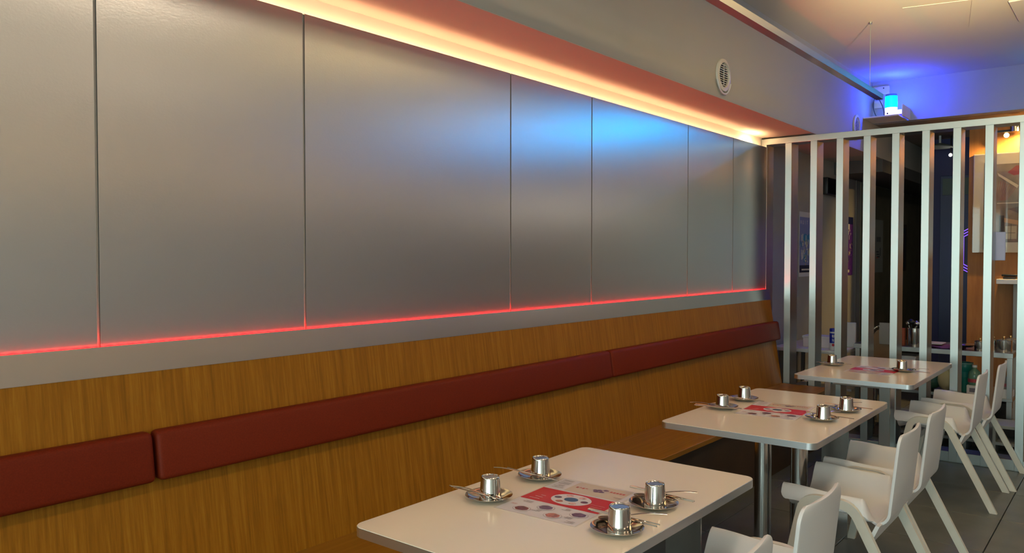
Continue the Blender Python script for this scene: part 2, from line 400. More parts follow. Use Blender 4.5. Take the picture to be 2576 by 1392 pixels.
# ------------------------------------------------------------------ tables
def table(x0, x1, y0, y1, label, kind, px=0):
    cx, cy = (x0+x1)/2, (y0+y1)/2
    t = thing('dining_table', label, 'table', (cx, cy, 0), 0, 'white tables in a row along the bench')
    X, Y = (x1-x0)/2, (y1-y0)/2
    bm = bmesh.new(); prism(bm, rrect(-X, X, -Y, Y, .035), .7235, .7505)
    obj('tabletop', bm, TABLETOP, t)
    bm = bmesh.new(); o_ = rrect(-X-.0012, X+.0012, -Y-.0012, Y+.0012, .036); i_ = rrect(-X+.001, X-.001, -Y+.001, Y-.001, .034); n = len(o_)
    for za, zb in ((.7225, .7490),):
        a = [bm.verts.new((*p, za)) for p in o_]; b = [bm.verts.new((*p, zb)) for p in o_]; c = [bm.verts.new((*p, za)) for p in i_]; d = [bm.verts.new((*p, zb)) for p in i_]
        for i in range(n):
            j = (i+1) % n
            bm.faces.new([a[i], a[j], b[j], b[i]]); bm.faces.new([b[i], b[j], d[j], d[i]]); bm.faces.new([a[j], a[i], c[i], c[j]]); bm.faces.new([c[j], c[i], d[i], d[j]])
    obj('metal_edging', bm, STEEL_EDGE, t)
    if kind == 'round':
        for dy in (.088, -.088):
            bm = bmesh.new(); add_cyl(bm, (0, dy, .012), (0, dy, .7225), .040, n=28); obj('column', bm, STEEL_LEG, t)
        obj('base_plate', box(-.25, .25, -.22, .22, 0, .012, .003, 1), STEEL_LEG, t)
        obj('mounting_plate', box(-.2, .2, -.18, .18, .712, .7225), BLACK, t)
        obj('end_plate', box(X-.025, X-.02, 1.198-cy, 1.335-cy, .0, .7225), STEEL_LEG, t)
        for z in (.66, .30):
            bm = bmesh.new(); add_cyl(bm, (X-.028, 1.26-cy, z), (X-.025, 1.26-cy, z), .006, n=8); obj('bolt', bm, BLACK, t)
    else:
        obj('column', box(-.06, .06, -.10, -.03, .012, .7225, .003, 1), STEEL_LEG, t)
        obj('column', box(-.06, .06, .28, .32, .012, .7225, .003, 1), STEEL_LEG, t)
        obj('crossbar', box(-.03, .03, -.03, .28, .62, .66, .002, 1), STEEL_LEG, t)
        obj('base_plate', box(-.2, .2, -.25, .33, 0, .012, .003, 1), STEEL_LEG, t)
    return t
table(1.411, 2.576, 1.012, 1.705, 'nearest white table with steel edging and four place settings', 'round', 2.103)
table(3.184, 4.346, 1.010, 1.700, 'middle white table with steel edging, on two steel columns', 'round', 3.822)
table(4.996, 6.215, 1.033, 1.725, 'farthest white table, standing against the slatted screen', 'flat')

# ------------------------------------------------------------------ chairs
def smooth01(t): t = max(0, min(1, t)); return t*t*(3-2*t)
CS = [(0, 0), (.06, .0005), (.10, .003), (.13, .012), (.155, .032), (.175, .060), (.192, .084), (.206, .096), (.218, .099), (.230, .094), (.240, .080), (.246, .060), (.2495, .040)]
cum = [0]
for a, b in zip(CS[:-1], CS[1:]): cum.append(cum[-1]+math.hypot(b[0]-a[0], b[1]-a[1]))
def cs(s):
    sg = -1 if s < 0 else 1; s = min(abs(s), cum[-1])
    for i in range(len(CS)-1):
        if s <= cum[i+1]+1e-9:
            k = (s-cum[i])/(cum[i+1]-cum[i]); return sg*(CS[i][0]+k*(CS[i+1][0]-CS[i][0])), CS[i][1]+k*(CS[i+1][1]-CS[i][1])
    return sg*CS[-1][0], CS[-1][1]
SM = cum[-1]
S19 = [c for c, p in zip(cum, CS) if p[0] >= .185][0]*.985
def shell_mesh():
    rows = []; NU = 36
    y1, y0, zb = 1.186, .83, .424
    ys = [y1-.0001, y1-.004, y1-.011, y1-.02, y1-.032, y1-.05, 1.10, 1.06, 1.02, .98, .95, .92, .90, .885, .878, .872, .866, .860, .854, .848, .842, .836, .83]
    for y in ys:
        if y > y1-.024: k = 1-(y1-y)/.024; sm = SM-.024*(1-math.sqrt(max(0, 1-k*k)))
        elif y < .866:
            k = (.866-y)/(.866-.83); sm = S19+(SM-S19)*math.sqrt(max(0, 1-k*k))
        else: sm = SM
        g = smooth01((y-.822)/.044)
        row = []
        for i in range(NU+1):
            u = -1+2*i/NU; s = u*sm; x, h = cs(s)
            ax = abs(x)
            # at the rear the dish flattens out inside the back's width
            if ax <= .19: h = h*g
            else: h = h*(g if h < .2 else 1)
            gg = g
            z = zb+h+.012*smooth01((y-.95)/.2)-.018*smooth01((y-1.13)/.06)*(1-min(1, h/.05))
            row.append((x, y, z))
        rows.append(row)
    # bend up into the back
    R = .052
    for k in range(1, 8):
        a = math.radians(k*83/7)
        rows.append([(-.188+.376*i/NU, y0-R*math.sin(a), zb+R-R*math.cos(a)) for i in range(NU+1)])
    yb, zb2 = rows[-1][0][1], rows[-1][0][2]
    L = .785-zb2; sl = .105
    for k in range(1, 15):
        d = [.1, .25, .4, .5, .6, .7, .78, .84, .88, .91, .94, .965, .988, 1.0][k-1]*L
        rr = .045; e = L-d; hw = .190
        if e < rr: q = 1-e/rr; hw = .190-rr+rr*math.sqrt(max(0, 1-q*q))
        rows.append([(-hw+2*hw*i/NU, yb-d*sl-.012*(1-((-1+2*i/NU))**2)*min(1, d/.1), zb2+d) for i in range(NU+1)])
    bm = bmesh.new(); V = [[bm.verts.new(p) for p in r] for r in rows]
    for a, b in zip(V[:-1], V[1:]):
        for i in range(NU): bm.faces.new([a[i], a[i+1], b[i+1], b[i]])
    bmesh.ops.remove_doubles(bm, verts=bm.verts[:], dist=.0004)
    bmesh.ops.recalc_face_normals(bm, faces=bm.faces[:])
    up_ = sum((f.normal.z for f in bm.faces if f.calc_center_median().z < .45))
    if up_ < 0: bmesh.ops.reverse_faces(bm, faces=bm.faces[:])
    return bm
def frame_mesh(sx):
    # inverted U of rectangular section in a vertical plane, path in (y,z)
    pts = []
    F0 = Vector((1.190, 0)); F1 = Vector((1.085, .497)); F2 = Vector((.895, .497)); F3 = Vector((.640, 0))
    def arc(c0, c, c1, r, n=6):
        a = (c0-c).normalized(); b = (c1-c).normalized(); P = []
        for i in range(n+1):
            t = i/n; P.append((c+a*r)*(1-t)**2+2*c*t*(1-t)+(c+b*r)*t*t)
        return P
    pts = [F0]+arc(F0, F1, F2, .055)+arc(F1, F2, F3, .055)+[F3]
    w = .019; rings = []
    bm = bmesh.new()
    for i, p in enumerate(pts):
        d = (pts[min(i+1, len(pts)-1)]-pts[max(i-1, 0)]).normalized(); n = Vector((-d.y, d.x))
        if i in (0, len(pts)-1): n = Vector((-1 if d.y > 0 else 1, 0)); 
        k = w
        tz = p.y/.5; xo = .252+(1-tz)*.012
        r = []
        for sgn, xx in ((-1, -.0125), (1, -.0125), (1, .0125), (-1, .0125)):
            q = p+n*k*sgn
            r.append(bm.verts.new((sx*(xo+xx), q.x, max(0, q.y))))
        rings.append(r)
    for a, b in zip(rings[:-1], rings[1:]):
        for i in range(4): bm.faces.new([a[i], a[(i+1) % 4], b[(i+1) % 4], b[i]])
    bm.faces.new(rings[0]); bm.faces.new(rings[-1][::-1])
    e = [q for q in bm.edges if len(q.link_faces) == 2 and q.calc_face_angle(0) > 1.2]
    bmesh.ops.bevel(bm, geom=e, offset=.004, segments=2, affect='EDGES')
    return bm
def make_chair(label):
    t = thing('dining_chair', label, 'chair', (0, 0, 0), 0, 'white chairs along the aisle side of the tables')
    s = obj('shell', shell_mesh(), CHAIRW, t, ang=60)
    md = s.modifiers.new('thickness', 'SOLIDIFY'); md.thickness = .011; md.offset = -1
    mb = s.modifiers.new('edge', 'BEVEL'); mb.width = .003; mb.segments = 2; mb.limit_method = 'ANGLE'; mb.angle_limit = math.radians(50)
    for sx in (-1, 1): obj('leg_frame', frame_mesh(sx), CHAIRL, t)
    obj('front_rail', box(-.236, .236, 1.06, 1.085, .355, .395, .003, 1), CHAIRW, t)
    bm = bmesh.new()
    P = [(.834, .342), (.797, .428), (.812, .430), (.850, .344)]
    A = [bm.verts.new((-.236, y, z)) for y, z in P]; B = [bm.verts.new((.236, y, z)) for y, z in P]
    bm.faces.new(A); bm.faces.new(B[::-1])
    for i in range(4): bm.faces.new([A[i], A[(i+1) % 4], B[(i+1) % 4], B[i]])
    obj('rear_rail', bm, CHAIRW, t)
    return t
c0 = make_chair('white moulded chair at the bottom edge, only its seat and back top showing')
c0.location = (1.81, 0, 0)
for x, dy, rz, lb in ((2.40, 0, 0, 'white moulded chair at the aisle end of the nearest table, second from the front'),
                  (3.548, 0, 0, 'white moulded chair with its whole side frame in view, nearer one at the middle table'),
                  (4.102, 0, 0, 'white moulded chair at the far end of the middle table'),
                  (5.562, .018, 0, 'white moulded chair at the farthest table, the nearer of its two'),
                  (6.150, -.015, 0, 'white moulded chair closest to the slatted screen')):
    dup(c0, (x, dy, 0), rz, lb)

# ------------------------------------------------------------------ menus
MR = mat('menu_red', (.50, .012, .022), .45); MW = mat('menu_white', (.60, .56, .58), .45); MB_ = mat('menu_blue', (.02, .07, .15), .3)
MBG = mat('menu_beige', (.55, .44, .33), .3); MT = mat('menu_ink', (.12, .07, .07), .4); MD = mat('menu_dish_maroon', (.16, .03, .03), .3, noise=.6, nscale=90)
MD2 = mat('menu_dish_violet', (.13, .05, .09), .3, noise=.6, nscale=90); MD3 = mat('menu_dish_orange', (.42, .13, .08), .3, noise=.6, nscale=90); MP = mat('menu_pink', (.55, .30, .26), .3, noise=.4, nscale=90)
MLAM = mat('menu_laminate', (.66, .57, .48), .22); MTR = mat('menu_red_text', (.50, .08, .07), .4)
def ell(bm, cx, cy, rx, ry, z, mi, n=28, wob=0):
    c = [bm.verts.new((cx+rx*(1+wob*math.sin(5*a))*math.cos(a), cy+ry*(1+wob*math.cos(7*a))*math.sin(a), z)) for a in [2*math.pi*i/n for i in range(n)]]
    bm.faces.new(c).material_index = mi
def quad(bm, P, z, mi): bm.faces.new([bm.verts.new((x, y, z)) for x, y in P]).material_index = mi
def menu_mesh():
    # u along the long side (0 .. .39), v across (0 .. .29)
    bm = bmesh.new(); rd = random.Random(3)
    def rect(u0, u1, v0, v1, z, mi): quad(bm, [(u0, v0), (u1, v0), (u1, v1), (u0, v1)], z, mi)
    rect(.006, .384, .006, .284, .0008, 1)
    rect(.132, .262, .006, .284, .0012, 0)
    rect(.272, .380, .020, .215, .0012, 3)
    ell(bm, .200, .140, .052, .066, .0016, 1, 40)
    ell(bm, .200, .140, .019, .023, .0020, 2)
    for k in range(6):
        a = math.radians(60*k+30); ell(bm, .200+.036*math.cos(a), .140+.047*math.sin(a), .0105, .0125, .0020, (8, 5, 6, 8, 5, 8)[k], 16)
    for (u, v, mi) in ((.045, .215, 4), (.092, .160, 5), (.045, .105, 6), (.092, .045, 5)):
        ell(bm, u, v, .0235, .029, .0012, 9); ell(bm, u, v, .0225, .028, .0014, 1); ell(bm, u, v, .018, .022, .0018, mi, 30, .06)
    for (u, v) in ((.335, .118), (.322, .105), (.345, .10), (.33, .13), (.318, .122)): ell(bm, u, v, .008, .010, .0016, 5, 14, .2)
    for k in range(4): rect(.318+.006*(k % 2), .330, .190-.011*k, .198-.011*k, .0016, 7)
    for k in range(5): rect(.335, .347, .075-.011*k, .083-.011*k, .0016, 7)
    def text(u, v, n, L, mi=9):
        for k in range(n): rect(u-.006*k, u-.006*k+.0016, v, v+L*(.5+.5*rd.random()), .0016, mi)
    text(.115, .22, 3, .045); text(.072, .250, 2, .025, 7); text(.062, .155, 3, .03); text(.118, .085, 3, .03); text(.06, .045, 3, .03); text(.03, .02, 3, .035)
    text(.372, .235, 3, .045); text(.345, .23, 4, .05); text(.312, .235, 3, .04); text(.29, .225, 2, .05); text(.30, .02, 2, .03)
    for k in range(3): rect(.150+.018*k, .1525+.018*k, .225, .262-.01*k, .0016, 1)
    for k in range(3): rect(.160+.018*k, .1625+.018*k, .02, .05+.01*k, .0016, 8)
    return bm
def menu(p, rz, label, name='paper_menu'):
    t = thing('paper_menu', label, 'menu', p, rz, 'laminated placemat menus on the tables')
    bm = bmesh.new(); prism(bm, rrect(0, .39, 0, .29, .006, 3), 0, .0006); obj('laminated_sheet', bm, MLAM, t)
    obj('printed_design', menu_mesh(), [MR, MW, MB_, MBG, MD, MD2, MD3, MTR, MP, MT], t, smooth=False)
    return t
m0 = menu((1.783, 1.210, .7506), math.radians(2.0), 'laminated red and white menu sheet on the nearest table')
dup(m0, (3.585, 1.222, .7506), math.radians(4.5), 'laminated red and white menu sheet on the middle table')
dup(m0, (5.700, 1.505, .7506), math.radians(178), 'red and beige menu sheet on the farthest table, turned the other way')

# ------------------------------------------------------------------ table settings
sau = thing('saucer', 'shallow steel saucer under the upturned cup nearest the aisle at the front of the first table', 'saucer', (0, 0, 0), 0, 'steel saucers')
obj('dish', lathe([(0, .0035), (.036, .0035), (.046, .005), (.062, .0115), (.0725, .0165), (.0735, .0165), (.0732, .0152), (.062, .0095), (.046, .003), (.036, 0), (.0, 0)], 48), STEEL_POL, sau)
cup = thing('cup', 'c', 'cup', (0, 0, 0), 0, 'upturned steel cups')
obj('body', lathe([(.0325, .0), (.0327, .002), (.0322, .004), (.0277, .0595), (.0270, .0638), (.0257, .0652), (.0250, .0647), (.0242, .0625), (0, .0625), (0, .0610), (.0238, .0610), (.0262, .0590), (.0308, .004), (.031, 0), (.0325, 0)], 48), STEEL_POL, cup).scale = (1.05, 1.05, 1.0)
spo = thing('spoon', 's', 'spoon', (0, 0, 0), 0, 'long steel spoons')
def spoon_mesh():
    # bowl centred at origin, handle along +x to .20
    bm = bmesh.new(); N = 20; rings = []
    for j in range(6):
        k = j/5; r = []
        for i in range(N):
            a = 2*math.pi*i/N; rx = .024*k; ry = .017*k*(1-.12*math.cos(a))
            r.append(bm.verts.new((rx*math.cos(a), ry*math.sin(a), .0065*k*k)))
        if j == 0: r = [bm.verts.new((0, 0, 0))]
        rings.append(r)
    for a, b in zip(rings[:-1], rings[1:]):
        for i in range(N):
            j = (i+1) % N
            if len(a) == 1: bm.faces.new([a[0], b[i], b[j]])
            else: bm.faces.new([a[i], b[i], b[j], a[j]])
    bmesh.ops.solidify(bm, geom=bm.faces[:], thickness=.0012)
    return bm
def handle_mesh():
    bm = bmesh.new(); P = []; Rr = []
    for i in range(13):
        t = i/12; P.append((.021+t*.150, 0, .0062+.012*math.sin(t*2.2)-.004*t)); Rr.append(.0034 if t < .1 else .0022+.0024*t)
    add_tube(bm, P, Rr, 8, flat=.38); return bm
obj('bowl', spoon_mesh(), STEEL_POL, spo); obj('handle', handle_mesh(), STEEL_POL, spo)
cho = thing('chopstick', 'c', 'chopstick', (0, 0, 0), 0, 'steel chopsticks')
bm = bmesh.new()
for a, b, r0, r1 in (((0, 0, 0), (.225, 0, 0), .0030, .0020),): add_cyl(bm, a, b, r0, r1, 8)
obj('stick', bm, STEEL_POL, cho)
used = {}
def put(proto, key, loc, rz, label, tilt=0):
    if key not in used:
        used[key] = 1; o = proto; o.location = loc; o['label'] = label
    else: o = dup(proto, loc, rz, label)
    o.rotation_euler = (0, tilt, rz)
    return o
TZ = .7506
SET = [ # saucer xy, cup xy, spoon (bowl->handle), chopsticks [(near, far)], name
 ((1.808, 1.553), (1.840, 1.565), ((1.795, 1.500), (1.789, 1.722)), [((1.806, 1.705), (1.801, 1.478))], 'at the left front of the nearest table, by the bench'),
 ((2.076, 1.560), (2.120, 1.580), ((2.052, 1.545), (2.040, 1.740)), [((2.084, 1.695), (2.070, 1.468))], 'at the left rear of the nearest table, by the bench'),
 ((2.082, 1.130), (2.094, 1.132), ((2.104, 1.190), (2.225, 1.038)), [((2.158, 1.255), (2.139, 1.022)), ((2.166, 1.254), (2.147, 1.022))], 'at the aisle side of the nearest table, rear'),
 ((1.828, 1.104), (1.842, 1.104), ((1.862, 1.166), (1.977, 1.023)), [((1.896, 1.237), (1.899, 1.013)), ((1.889, 1.236), (1.881, 1.009))], 'at the aisle side of the nearest table, front'),
 ((3.614, 1.587), (3.640, 1.600), ((3.590, 1.560), (3.560, 1.760)), [((3.575, 1.712), (3.606, 1.500)), ((3.548, 1.705), (3.592, 1.500))], 'at the bench side of the middle table, front'),
 ((3.893, 1.595), (3.935, 1.610), None, [((3.866, 1.700), (3.858, 1.490))], 'at the bench side of the middle table, rear'),
 ((3.637, 1.120), (3.672, 1.128), ((3.650, 1.176), (3.820, 1.071)), [((3.722, 1.222), (3.690, 1.005))], 'at the aisle side of the middle table, front'),
 ((3.925, 1.104), (3.945, 1.105), ((3.945, 1.150), (4.110, 1.059)), [((4.001, 1.222), (3.985, 1.000))], 'at the aisle side of the middle table, rear'),
 ((5.463, 1.612), (5.585, 1.660), None, [((5.39, 1.712), (5.43, 1.500))], 'at the bench side of the farthest table'),
 ((5.520, 1.195), (5.565, 1.215), ((5.480, 1.225), (5.560, 1.060)), [((5.498, 1.250), (5.455, 1.045))], 'at the aisle side of the farthest table'),
]
for i, (s, c, sp, ch, nm) in enumerate(SET):
    if i == 8: s = (5.575, 1.650); c = (5.585, 1.66); ch = [((5.515, 1.745), (5.540, 1.53))]
    if i >= 4 and i < 8: s = (s[0]+.035, s[1]+.015)
    if i == 9: s = (5.56, 1.205)
    # keep each cup on the flat of its saucer
    d = Vector((c[0]-s[0], c[1]-s[1])); 
    if d.length > .014: s = (c[0]-d.x/d.length*.012, c[1]-d.y/d.length*.012)
    put(sau, 'sau', (s[0], s[1], TZ), 0, 'shallow round steel saucer ' + nm)
    put(cup, 'cup', (c[0], c[1], TZ+.0036), 0, 'steel cup turned upside down ' + nm)
    if sp:
        a = Vector(sp[0]); b = Vector(sp[1]); v = b-a; rz = math.atan2(v.y, v.x)
        # the bowl rests in the dish between cup and rim
        dd = (a-Vector(s)); 
        if dd.length < .052: dd = dd.normalized()*.052
        if dd.length > .056: dd = dd.normalized()*.056
        a = Vector(s)+dd; v = b-a; rz = math.atan2(v.y, v.x)
        put(spo, 'spo', (a.x, a.y, TZ+.0150), rz, 'long-handled steel spoon ' + nm)
    for k, (p, q) in enumerate(ch):
        v = Vector(q)-Vector(p)
        lb = 'thin steel chopstick ' + nm
        if len(ch) == 2: lb = ('inner ' if k else 'outer ') + lb
        put(cho, 'cho', (p[0], p[1], TZ+.0200), math.atan2(v.y, v.x), lb)

# ------------------------------------------------------------------ fittings on the far wall
t = thing('wall_shelf', 'small white shelf high on the far wall under the blue lamp', 'shelf', (0, 0, 0))
obj('board', box(7.86, XF, 1.775, YS-.003, 2.792, 2.806, .002, 1), WALLP, t)
obj('side_board', box(7.90, XF, 1.745, 1.757, 2.792, 2.90, .002, 1), WALLP, t)
BL1 = mat('blue_lamp_glow', (0, .6, 1), .4, emit=(0.0, .20, 1.0), es=5.5)
BL1T = mat('cyan_lamp_glow', (0, .8, 1), .4, emit=(0.0, .62, 1.0), es=3.2)
BL2 = mat('violet_lamp_glow', (.8, .7, 1), .4, emit=(.62, .50, 1.0), es=3.0)
t = thing('insect_lamp', 'glowing cyan and white cylindrical lamp on the high shelf in the blue corner', 'lamp', (7.965, 1.862, 2.806))
obj('base', lathe([(0, 0), (.050, 0), (.053, .01), (.053, .078), (0, .078)], 28), BL2, t)
obj('glowing_tube', lathe([(0, .078), (.053, .078), (.054, .12), (.052, .185), (0, .185)], 28), BL1T, t)
obj('cap', lathe([(0, .185), (.051, .185), (.047, .205), (.0, .207)], 28), mat('lamp_cap', (.15, .3, .5), .3), t)
obj('switch', box(-.056, -.052, .012, .026, .015, .028), BLACK, t)
pl = bpy.data.lights.new('lamp_light', 'POINT'); pl.energy = 85; pl.color = (.010, .035, 1.0); pl.shadow_soft_size = .06
po = bpy.data.objects.new('lamp_light', pl); COL.objects.link(po); po.parent = t; po.location = (-.02, -.02, .16)
t = thing('insect_lamp', 'small white and violet glowing device lying beside the cylindrical lamp', 'lamp', (8.06, 1.800, 2.806), .3)
obj('body', box(-.04, .04, -.035, .035, 0, .05, .015, 3), mat('violet_dark', (.05, .01, .2), .3), t)
obj('glowing_window', box(-.042, .02, -.02, .036, .02, .066, .010, 2), BL2, t)
# unseen fill lights, added to brighten the corridor behind the screen
t = thing('corridor_fill_light', 'dim fill light added to brighten the service corridor, unseen above the frame', 'ceiling light', (7.0, -1.6, ZC))
obj('frame', box(-.32, .32, -.17, .17, -.03, 0, .004, 1), WHITEP, t); obj('diffuser', box(-.3, .3, -.15, .15, -.036, -.03), mat('corridor_fill_diffuser', (1, 1, 1), .5, emit=(1.0, .92, .80), es=15), t)
t = thing('corridor_fill_light', 'fill light added deep in the service corridor, unseen behind the navy wall', 'ceiling light', (11.0, .7, 2.79))  # added behind the navy wall to lift the dark corridor end
obj('frame', box(-.32, .32, -.22, .22, -.03, 0, .004, 1), WHITEP, t); obj('diffuser', box(-.3, .3, -.2, .2, -.036, -.03), mat('deep_fill_diffuser', (1, 1, 1), .5, emit=(1.0, .88, .72), es=3.5), t)
t = thing('kitchen_fill_lamp', 'globe fill lamp added to light the kitchen side, unseen right of the picture', 'lamp', (7.75, -1.0, 2.1))  # added globe out of view, lights the bulkhead underside and corridor wall
bm = bmesh.new(); bmesh.ops.create_uvsphere(bm, u_segments=20, v_segments=12, radius=.15); obj('globe', bm, mat('kitchen_fill_globe', (1, 1, 1), .5, emit=(1.0, .86, .68), es=7), t)
bm = bmesh.new(); add_cyl(bm, (0, 0, .1), (0, 0, 1.08), .006); obj('hanger', bm, BLACK, t)
# second blue lamp further right on the far wall, seen only as a reflection
t = thing('blue_wall_lamp', 'long blue wall lamp further right on the far wall, outside the picture', 'lamp', (XF-.01, -.30, 3.03))
obj('housing', box(-.05, .01, -.82, .82, -.05, .05, .008, 2), WHITEP, t)
obj('tube', box(-.065, -.05, -.80, .80, -.025, .025, .006, 2), mat('blue_tube', (0, .5, 1), .4, emit=(0, .40, 1.0), es=46), t)
obj('dim_tube', box(-.065, -.05, -3.1, -.86, -.025, .025, .006, 2), mat('blue_tube_dim', (0, .4, 1), .4, emit=(.04, .30, 1.0), es=9), t)
obj('rear_housing', box(-.05, .01, -3.12, -.83, -.05, .05, .008, 2), WHITEP, t)
obj('ledge', box(-.12, .01, -3.14, .85, -.062, -.051, .002, 1), WHITEP, t)  # unseen board added to keep the blue light from shining down
def socket(y0, y1, z0, z1, label, sw=True):
    t = thing('wall_socket', label, 'socket', (XF, 0, 0))
    obj('plate', box(-.035, 0, y0, y1, z0, z1, .004, 2), WALLP, t)
    if sw:
        obj('plug', box(-.06, -.035, y1-.055, y1-.02, z0+.01, z0+.06, .004, 2), WHITEP, t)
        obj('switch', box(-.04, -.035, y0+.045, y0+.055, z0+.055, z0+.065), BLACK, t)
socket(1.925, 2.078, 3.055, 3.135, 'double white wall socket with a plug above the glowing blue lamp')
socket(1.985, 2.060, 2.93, 3.0, 'white blanking plate under the double socket in the blue corner', False)
t = thing('power_cable', 'thin dark cables looping down to the shelf left of the blue lamp', 'cable', (8.10, 0, 0))
for k, (y0, y1, zt, bul) in enumerate(((2.035, 2.01, 3.05, .03), (2.03, 1.95, 3.05, -.02), (1.90, 1.945, 2.93, .03))):
    bm = bmesh.new(); P = []
    for i in range(15):
        q = i/14; P.append((0, y0+(y1-y0)*q+bul*math.sin(math.pi*q), zt+(2.812-zt)*q))
    add_tube(bm, P, .0035, 6); obj('cable', bm, BLACK, t)
bm = bmesh.new(); P = [(.02-.05*math.sin(i*.9), 2.05-i*.012, 2.812+.008*(i % 2)) for i in range(13)]
add_tube(bm, P, .0055, 6); obj('coil', bm, BLACK, t)

# ------------------------------------------------------------------ corridor and kitchen side behind the screen
def poster(x0, x1, z0, z1, mats, painter, label, y=2.56):
    y = y if x0 < 9.6 else 2.545
    t = thing('poster', label, 'poster', ((x0+x1)/2, y, z0))
    X = (x1-x0)/2; H = z1-z0
    obj('sheet', box(-X, X, -.004, 0, 0, H), mats[0], t)
    bm = bmesh.new(); painter(bm, X, H); obj('printed_design', bm, mats, t, smooth=False)
def vq(bm, x0, x1, z0, z1, mi, y=-.005):
    bm.faces.new([bm.verts.new(p) for p in ((x0, y, z0), (x1, y, z0), (x1, y, z1), (x0, y, z1))]).material_index = mi
PB = mat('poster_sky', (.20, .25, .48), .5); PT = mat('poster_teal', (.03, .22, .42), .5); PW = mat('poster_white', (.6, .61, .61), .5)
PD = mat('poster_dark', (.02, .03, .05), .5); PV = mat('poster_violet', (.10, .028, .26), .5); PY_ = mat('poster_yellow', (.45, .40, .16), .5); PN = mat('poster_navy', (.01, .015, .10), .5)
def paint1(bm, X, H):
    vq(bm, -X, X, .04, H-.05, 1)
    def bar(ax, az, bx, bz, w=.007):
        d = Vector((bx-ax, bz-az)).normalized()*(w/2); n = Vector((-d.y, d.x))
        bm.faces.new([bm.verts.new((p.x, -.0055, p.y)) for p in (Vector((ax, az))-n, Vector((bx, bz))-n, Vector((bx, bz))+n, Vector((ax, az))+n)]).material_index = 2
    b0, t0_ = H-.118, H-.082; x = -X+.022
    for g in 'NUIT':
        if g == 'N': bar(x, b0, x, t0_); bar(x+.026, b0, x+.026, t0_); bar(x, t0_, x+.026, b0, .006)
        if g == 'U': bar(x, b0, x, t0_); bar(x+.026, b0, x+.026, t0_); bar(x, b0+.003, x+.026, b0+.003, .006)
        if g == 'I': bar(x+.013, b0, x+.013, t0_)
        if g == 'T': bar(x+.013, b0, x+.013, t0_); bar(x, t0_-.003, x+.026, t0_-.003, .006)
        x += .060
    rd = random.Random(5)
    bm.faces.new([bm.verts.new(p) for p in ((-X+.03, -.0055, H*.56), (X, -.0055, H*.54), (X, -.0055, H*.68), (X*.5, -.0055, H*.64), (0, -.0055, H*.67), (-X*.5, -.0055, H*.61))]).material_index = 3
    for k in range(60):
        x = rd.uniform(-X, X-.02); z = rd.uniform(.10, H*.56); w = rd.uniform(.008, .03); h = rd.uniform(.01, .07)
        vq(bm, x, min(X, x+w), z, z+h, rd.choice((0, 0, 2, 3, 1, 4)), -.0055-rd.random()*.001)
    vq(bm, -X, X, .04, .11, 5, -.006); vq(bm, -X*.6, X, .06, .075, 2, -.0065)
poster(7.545, 7.84, 1.303, 1.926, [PW, PB, PW, PT, PY_, PD], paint1, 'blue and white city poster on the corridor wall behind the first bars')
def paint2(bm, X, H):
    vq(bm, -X, X, 0, H, 1); vq(bm, -X, X, H-.08, H, 2, -.0055); vq(bm, -X*.9, X*.2, H-.14, H-.08, 0, -.006)
    rd = random.Random(8)
    for k in range(70):
        x = rd.uniform(-X, X-.03); z = rd.uniform(.08, H*.78); vq(bm, x, x+rd.uniform(.01, .03), z, z+rd.uniform(.01, .05), rd.choice((0, 2, 1, 3, 1)), -.0055-rd.random()*.001)
    vq(bm, -.03, .03, .03, .06, 0, -.006)
poster(8.98, 9.30, 1.29, 1.936, [PW, PV, PN, PY_], paint2, 'purple collage poster on the corridor wall')
PG = mat('notice_grey', (.30, .30, .28), .6)
def paint3(bm, X, H):
    for k in range(4): vq(bm, -.10+.05*k, -.07+.05*k, H-.27, H-.21, 1)
    for k in range(3): vq(bm, -.12+.02*k, .0+.02*k, H-.40-.03*k, H-.385-.03*k, 1, -.0055)
    vq(bm, .05, .08, H-.44, H-.34, 1); vq(bm, -.12, -.02, H-.47, H-.455, 2)
poster(10.16, 10.55, 1.302, 1.946, [PG, PD, MTR], paint3, 'plain white notice with dark characters on the corridor wall')
def paint4(bm, X, H):
    vq(bm, -X*.8, X*.8, .05, H-.05, 1); vq(bm, -X*.4, X*.4, .12, H-.12, 2, -.006)
poster(11.40, 11.80, 1.30, 1.93, [DARKB, PD, mat('dim_pink', (.10, .05, .05), .5)], paint4, 'dark framed picture at the far end of the corridor wall')
t = thing('wall_display', 'black screen mounted high on the corridor wall', 'screen', (8.45, 2.56, 2.13))
obj('casing', box(-.25, .25, -.06, 0, 0, .17, .006, 2), BLACK, t); obj('glass', box(-.24, .24, -.062, -.06, .01, .16), mat('screen_glass', (.004, .004, .005), .15), t)
# corridor wall panels, door frames
bm = bmesh.new()
for x in (9.42, 10.75, 12.1): add_box(bm, x, x+.012, 2.553, 2.56, 0, 2.45)
struct('trim_2', bm, STEEL_TRIM)
struct('wall_corridor_dark', box(9.60, XE, 2.545, 2.56, 0, 2.35), mat('dark_panelling', (.15, .13, .085), .5, noise=.2, nscale=5))
struct('wall_bulkhead', box(8.6, XE, 2.083, 2.56, 2.36, 2.488), mat('grey_bulkhead', (.09, .09, .085), .7))
# navy partition and door at the back
struct('wall_navy', box(9.75, 9.85, YR, 1.83, 0, 2.79), NAVY)
d1 = struct('door_1', box(9.72, 9.75, 1.30, 1.76, .05, 2.38, .003, 1), mat('navy_door_leaf', (.030, .048, .13), .4))
obj('upper_panel', box(9.70, 9.72, 1.30, 1.735, 2.17, 2.35), mat('dim_green_panel', (.05, .085, .075), .4), d1)
